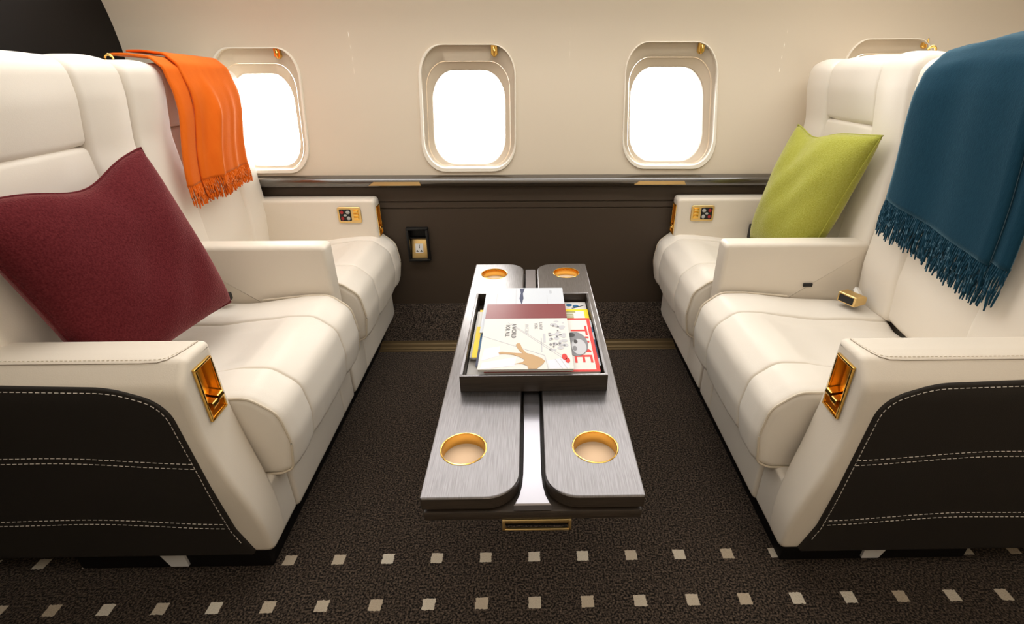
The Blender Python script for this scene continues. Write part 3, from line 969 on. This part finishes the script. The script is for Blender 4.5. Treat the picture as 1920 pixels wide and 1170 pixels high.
TL.append(build('lower_slab', bm, 'wood_dark'))
bm = bmesh.new()
h = [(.0175, 1.598), (.0175, .70), (.0178, .665), (.0195, .640), (.0235, .618), (.0310, .5985)]
poly = [(.0005 + a, b) for a, b in h] + [(.0005 - a, b) for a, b in reversed(h)]
loft(bm, [[(a, b, z) for a, b in inset(poly, d)] for z, d in ((.468, 0), (.480, 0), (.4825, .002))])
TL.append(build('centre_spine', bm, 'spine', ang=8))
bm = bmesh.new()
for a in ((-.051, .066, .596, .601, .4215, .4255), (-.051, -.046, .596, .620, .4215, .447), (.061, .066, .596, .620, .4215, .447), (-.047, .062, .5965, .600, .440, .447)): add_box(bm, *a, .0012)
o = build('pull_handle', bm, 'gold_satin'); TL.append(o)
bm = bmesh.new(); add_box(bm, -.046, .061, .604, .622, .4255, .4475, .001); TL.append(build('latch_block', bm, 'plinth'))
bm = bmesh.new(); add_box(bm, -.085, .088, 1.02, 1.52, 0., .448, .01); TL.append(build('pedestal', bm, 'wood_dark'))
adopt(tt, TL)

# tray
tr = thing('serving_tray', (.005, 1.09, TZ), 'rectangular dark brown tray full of magazines on the table', 'tray')
bm = bmesh.new()
x0, x1, y0, y1, z0, z1, w = -.1505, .1615, .884, 1.290, TZ + .0006, .541, .0065
for a in ((x0, x1, y0, y0 + w, z0, z1), (x0, x1, y1 - w, y1, z0, z1), (x0, x0 + w, y0 + w, y1 - w, z0, z1), (x1 - w, x1, y0 + w, y1 - w, z0, z1)): add_box(bm, *a, .0012)
rim = build('tray_wall', bm, ['wood_dark', 'wood'])
for p in rim.data.polygons:
    if p.normal.z > .7: p.material_index = 1
bm = bmesh.new(); add_box(bm, x0 + .002, x1 - .002, y0 + .002, y1 - .002, z0, z0 + .0045)
adopt(tr, [rim, build('tray_base', bm, 'wood_dark')])

# magazines, bottom to top
def flat(bm, x0, x1, y0, y1, z, mi=0, h=.0003): add_box(bm, x0, x1, y0, y1, z, z + h, 0, 1, mi)
def mag(name, label, x0, x1, y0, y1, z0, z1, cover, cat='magazine', group='magazines in the tray', spine=None, rot=0.):
    t = thing(name, ((x0 + x1) / 2, (y0 + y1) / 2, z0), label, cat, group)
    bm = bmesh.new()
    add_box(bm, x0 + .001, x1 - .001, y0 + .001, y1 - .001, z0, z1 - .0006, .0004, 1)
    p = build('pages', bm, 'paper')
    bm = bmesh.new(); add_box(bm, x0, x1, y0, y1, z1 - .0008, z1, 0, 1)
    c = build('cover', bm, cover)
    adopt(t, [p, c])
    return t, c
def deco(c, name, m, fn, label=None):
    bm = bmesh.new(); fn(bm)
    o = build(name, bm, m, c, recalc=True)
    if label: o['label'] = label
    return o
def ell(bm, cx, cy, rx, ry, z, h=.0004, n=28, rot=0., mi=0):
    ca, sa = math.cos(rot), math.sin(rot)
    loft(bm, [[(cx + rx * math.cos(2 * PI * i / n) * ca - ry * math.sin(2 * PI * i / n) * sa, cy + rx * math.cos(2 * PI * i / n) * sa + ry * math.sin(2 * PI * i / n) * ca, zz) for i in range(n)] for zz in (z, z + h)], mi=mi)
def slab(bm, pts, z, h=.0004, mi=0): loft(bm, [[(x, y, zz) for x, y in pts] for zz in (z, z + h)], mi=mi)

f0 = TZ + .0053
mag('magazine', 'white magazine lying lowest on the left edge of the tray', -.1425, .150, .894, 1.155, f0, f0 + 0.00577, 'paper')
t, c = mag('magazine', 'white magazine with blue circle art at the far right of the tray', -.128, .1525, 1.03, 1.276, f0 + 0.00595, f0 + 0.01163, 'paper')
z = f0 + 0.01163
for ex, ey in ((.106, 1.258), (.124, 1.251)): deco(c, 'cover_dot', 'ink_blue', lambda bm: ell(bm, ex, ey, .0085, .008, z))
deco(c, 'cover_stroke', 'ink_dark', lambda bm: slab(bm, [(.113, 1.236), (.146, 1.254), (.147, 1.258), (.112, 1.240)], z))
mag('magazine', 'white magazine peeping out on the far left of the tray', -.1405, .118, .985, 1.212, f0 + 0.01181, f0 + 0.01748, 'paper')
t, c = mag('magazine', 'yellow bordered magazine sticking out behind the red bordered one', -.134, .1515, .975, 1.210, f0 + 0.01767, f0 + 0.02344, 'paper')
z = f0 + 0.02344
def yb(bm):
    flat(bm, -.134, .1515, 1.199, 1.210, z); flat(bm, .1405, .1515, .975, 1.199, z); flat(bm, -.134, -.118, .975, 1.118, z); flat(bm, -.118, .1405, .975, .985, z)
deco(c, 'yellow_border', 'ink_yellow', yb)
deco(c, 'cover_picture', 'ink_green', lambda bm: (flat(bm, .09, .118, 1.191, 1.198, z), [flat(bm, .092, .112, 1.150 + k * .010, 1.154 + k * .010, z) for k in range(4)]))
bm = bmesh.new(); add_box(bm, -.1348, -.1338, .985, 1.112, f0 + 0.01767, f0 + 0.02325)
o = build('yellow_edge', bm, 'ink_yellow'); adopt(t, [o])
t, c = mag('magazine', 'blue edged magazine just under the red bordered one', -.1215, .1525, .930, 1.138, f0 + 0.02362, f0 + 0.02939, 'paper_blue')
z = f0 + 0.02939
for e in ((-.1215, -.108, .930, 1.0), (.148, .1525, .96, 1.04)): deco(c, 'navy_edge', 'ink_navy', lambda bm: flat(bm, *e, z))
for e in ((-.1215, -.108, 1.0, 1.138), (.147, .1525, 1.075, 1.10)): deco(c, 'blue_edge', 'ink_blue', lambda bm: flat(bm, *e, z))
t, c = mag('magazine', 'red bordered news magazine with a large grey face', -.100, .1475, .897, 1.137, f0 + 0.02957, f0 + 0.03534, 'paper')
z = f0 + 0.03534
def rb(bm):
    flat(bm, .1395, .1475, .897, 1.137, z); flat(bm, -.1, .1395, .897, .905, z); flat(bm, -.1, .1395, 1.128, 1.137, z)
deco(c, 'red_border', 'ink_red', rb)
# masthead reads away from the window: letter tops point to +X, text runs towards the viewer
mt = lambda x, y, zz: Matrix.Translation((x, y, zz)) @ Matrix.Rotation(-PI / 2, 4, 'Z')
text_mesh('masthead', 'TIME', .058, 'ink_red', mt(.1140, 1.0135, z + .0002), c, sx=1.36)
deco(c, 'cover_portrait', 'ink_grey', lambda bm: ell(bm, .1035, 1.012, .0285, .054, z + .0004, .0006))
deco(c, 'portrait_light', 'ink_pale', lambda bm: ell(bm, .110, .998, .017, .034, z + .0010, .0003))
deco(c, 'portrait_hair', 'ink_dark', lambda bm: ell(bm, .096, 1.051, .009, .010, z + .0010, .0004))
deco(c, 'portrait_eye', 'ink_dark', lambda bm: ell(bm, .104, 1.020, .0045, .009, z + .0013, .0003))
deco(c, 'portrait_mouth', 'ink_grey', lambda bm: ell(bm, .100, .990, .005, .010, z + .0013, .0003))
t, c = mag('book', 'pale bluish book reaching over the far tray edge, under the top book', -.1225, .0900, 1.060, 1.312, .5415, .5453, 'paper_blue', 'book', 'books in the tray')
z = .5453
for e in ((-.040, -.0385, 1.20, 1.311), (-.092, -.0905, 1.21, 1.272), (.044, .0455, 1.21, 1.265)): deco(c, 'cover_line', 'ink_pale', lambda bm: flat(bm, *e, z))
deco(c, 'cover_mark', 'ink_navy', lambda bm: (slab(bm, [(-.030, 1.308), (-.016, 1.309), (-.021, 1.275), (-.019, 1.245), (-.024, 1.205), (-.030, 1.245), (-.027, 1.278)], z)))
text_mesh('lettering', '1972', .010, 'ink_pale', mt(.055, 1.285, z + .0002), c)
# top book
t, c = mag('book', 'topmost white book with maroon band and a leaping figure on its cover', -.1130, .0900, .8915, 1.197, .5456, .5520, 'paper', 'book', 'books in the tray')
z = .5520
deco(c, 'cloth_band', 'cloth_band', lambda bm: flat(bm, -.1130, .0900, 1.117, 1.197, z, h=.0004))
def beams(bm):
    def line(a, b, w, h=.0003):
        a, b = Vector(a), Vector(b); d = (b - a).normalized(); nn = Vector((-d.y, d.x)) * w
        slab(bm, [a + nn, b + nn, b - nn, a - nn], z, h)
    line((-.055, 1.095), (.075, .925), .0007); line((-.048, 1.090), (.083, .925), .0007)
    line((-.110, 1.030), (.030, .945), .0009); line((.030, .945), (.036, .8925), .0008); line((.052, .93), (.066, .8925), .0008); line((.064, .93), (.076, .8925), .0008)
    line((.024, .96), (.024, 1.02), .0012)
deco(c, 'grey_lines', 'ink_pale', beams)
for pts in ([(-.108, .925), (-.070, .945), (-.070, .985), (-.104, .975)], [(-.108, .8925), (-.035, .905), (-.032, .940), (-.105, .918)], [(.034, .925), (.075, .935), (.083, .895), (.040, .8925)]):
    deco(c, 'pale_shape', 'ink_lav', lambda bm: slab(bm, pts, z, .0002))
def pic(bm):
    rnd = random.Random(2)
    for k in range(26): ell(bm, rnd.uniform(.044, .080), rnd.uniform(.965, 1.10), rnd.uniform(.003, .008), rnd.uniform(.003, .008), z, .0002 + k * .00002, 10)
    flat(bm, .028, .034, 1.000, 1.040, z)
deco(c, 'grey_picture', 'ink_pale', pic)
def pic2(bm):
    rnd = random.Random(9)
    for k in range(14): ell(bm, rnd.uniform(.044, .080), rnd.uniform(.98, 1.10), rnd.uniform(.002, .004), rnd.uniform(.002, .005), z + .0008, .0001 + k * .00001, 8)
deco(c, 'picture_details', 'ink_grey', pic2)
text_mesh('lettering', 'A WORLD\nFOR ALL', .0150, 'ink_dark', mt(-.0480, 1.055, z + .0002), c)
text_mesh('lettering', 'VINCENT', .0125, 'ink_pale', mt(-.010, 1.062, z + .0002), c)
text_mesh('lettering', 'S. NEW\nYORK', .0110, 'ink_grey', mt(.018, 1.078, z + .0002), c)
def figure(bm):
    body = [(-.072, .9585), (-.064, .9605), (-.045, .957), (-.030, .9545), (-.018, .9535), (-.026, .966), (-.030, .975), (-.0345, .990), (-.030, .997), (-.0245, .995), (-.022, .984), (-.018, .970), (-.010, .955),
            (.006, .946), (.022, .934), (.030, .922), (.026, .912), (.012, .8925), (-.006, .8925), (-.008, .905), (-.020, .912), (-.036, .911), (-.018, .918), (-.014, .928), (-.026, .940), (-.040, .948), (-.058, .952), (-.070, .951)]
    slab(bm, body, z + .0004, .0004)
deco(c, 'leaping_figure', 'ink_tan', figure)
deco(c, 'red_mark', 'ink_red', lambda bm: (ell(bm, .073, .938, .006, .012, z + .0004, .0004), ell(bm, .079, .924, .005, .010, z + .0004, .0004)))

# ------------------------------------------------------------------ seat belts
t = thing('seat_belt', (1.0, 1.44, .45), 'gold seat belt buckle with white strap on the front right cushion', 'seat belt', 'seat belts')
Lp = []
def buckle(cx, cy, cz, rot, s=1.):
    mtx = Matrix.Translation((cx, cy, cz)) @ Matrix.Rotation(rot, 4, 'Z') @ Matrix.Scale(s, 4)
    bm = bmesh.new()
    pr = fillet([(-.024, 0), (.026, 0), (.026, .020), (.012, .027), (-.024, .029)], [.003, .004, .006, .02, .004], 5)
    loft(bm, [[(a * k, y, b * kz) for a, b in pr] for y, k, kz in ((-.026, .96, .95), (-.0245, 1, 1), (.0245, 1, 1), (.026, .96, .95))])
    o = build('buckle', bm, 'gold_satin'); o.data.transform(mtx)
    bm = bmesh.new(); add_box(bm, -.0256, -.0238, -.021, .021, .004, .024, .0005)
    p = build('buckle_slot', bm, 'black', o); p.data.transform(mtx)
    return o
Lp.append(buckle(.996, 1.404, .4460, .42, 1.12))
bm = bmesh.new()
pth = [(1.006, 1.412, .466), (1.016, 1.420, .472), (1.026, 1.426, .469), (1.033, 1.428, .465)]
loft(bm, [[Vector(p) + Vector((0, w, h)) for w, h in ((-.016, 0), (.012, .012), (.012, .014), (-.016, .002))] for p in pth])
Lp.append(build('webbing', bm, 'webbing'))
adopt(t, Lp)
t = thing('seat_belt', (-.94, 1.44, .45), 'dark seat belt end with brass clip beside the maroon pillow', 'seat belt', 'seat belts')
bm = bmesh.new(); add_box(bm, -.958, -.928, 1.420, 1.452, .452, .478, .006); a = build('webbing', bm, 'webbing_dark')
bm = bmesh.new(); add_box(bm, -.955, -.943, 1.430, 1.445, .478, .512, .002); b = build('clip', bm, 'gold_satin')
adopt(t, [a, b])
t = thing('seat_belt', (.897, 1.45, .45), 'black belt guide at the foot of the right inner armrest', 'seat belt', 'seat belts')
bm = bmesh.new(); add_box(bm, .882, .912, 1.4842, 1.4905, .462, .474, .002); a = build('webbing', bm, 'webbing_dark'); adopt(t, [a])
t = thing('seat_belt', (.93, 2.0, .45), 'dark belt end with brass edge beside the green pillow', 'seat belt', 'seat belts')
bm = bmesh.new(); add_box(bm, .905, .928, 1.990, 2.020, .444, .505, .004); a = build('webbing', bm, 'webbing_dark')
bm = bmesh.new(); add_box(bm, .929, .934, 1.988, 2.022, .444, .512, .001); b = build('clip', bm, 'gold_satin')
adopt(t, [a, b])

# ------------------------------------------------------------------ light
def area(name, loc, rot, sx, sy, power, col, spread=PI):
    l = bpy.data.lights.new(name, 'AREA'); l.shape = 'RECTANGLE'; l.size = sx; l.size_y = sy; l.energy = power; l.color = col; l.spread = spread
    o = bpy.data.objects.new(name, l); o.location = loc; o.rotation_euler = rot; COL.objects.link(o); return o
WARM = (1., .86, .68)
area('ceiling_wash_light', (.1, 1.40, 1.82), (0, 0, 0), 3.4, .36, 17.5, (1., .985, .955))
area('added_sidewall_fill', (.1, 1.85, 1.575), (math.radians(-48), 0, 0), 3.6, .42, 14.5, (1., .985, .96))  # unseen fill added above the frame, sized to brighten the tabletop's reflection
area('ceiling_light', (.1, .10, 1.82), (0, 0, 0), 3.4, .90, 13, (1., .93, .84))
for i, (o_, r_, t_, g_, p_) in enumerate(WIN):
    cx = sum(p[0] for p in g_) / 4; cz = sum(p[1] for p in g_) / 4
    a = area('window_portal', (cx, 2.24, cz), (math.radians(-90), 0, 0), .42, .48, 1, (1, 1, 1)); a.data.cycles.is_portal = True
w = bpy.data.worlds.new('sky'); SC.world = w; w.use_nodes = True
bg = w.node_tree.nodes['Background']; bg.inputs[0].default_value = (1., .965, .91, 1); bg.inputs[1].default_value = 10.

# ------------------------------------------------------------------ camera
F = 955.; th = math.atan2(496., F); ps = math.atan2(19., math.hypot(F, 496.))
cd = bpy.data.cameras.new('camera'); cam = bpy.data.objects.new('camera', cd); COL.objects.link(cam)
cam.location = (0, 0, 1.15); cam.rotation_euler = (PI / 2 - th, 0, -ps)
cd.sensor_fit = 'HORIZONTAL'; cd.sensor_width = 36.; cd.lens = F / 1920 * 36.
cd.shift_x = -50 / 1920; cd.shift_y = 0; cd.clip_start = .01
SC.camera = cam

vs = SC.view_settings
vs.view_transform = 'Standard'; vs.look = 'None'; vs.gamma = 1.; vs.use_curve_mapping = False
vs.exposure = .17
SC.cycles.use_denoising = True
SC.cycles.max_bounces = 8; SC.cycles.diffuse_bounces = 5; SC.cycles.transparent_max_bounces = 8
SC.cycles.caustics_reflective = False; SC.cycles.caustics_refractive = False
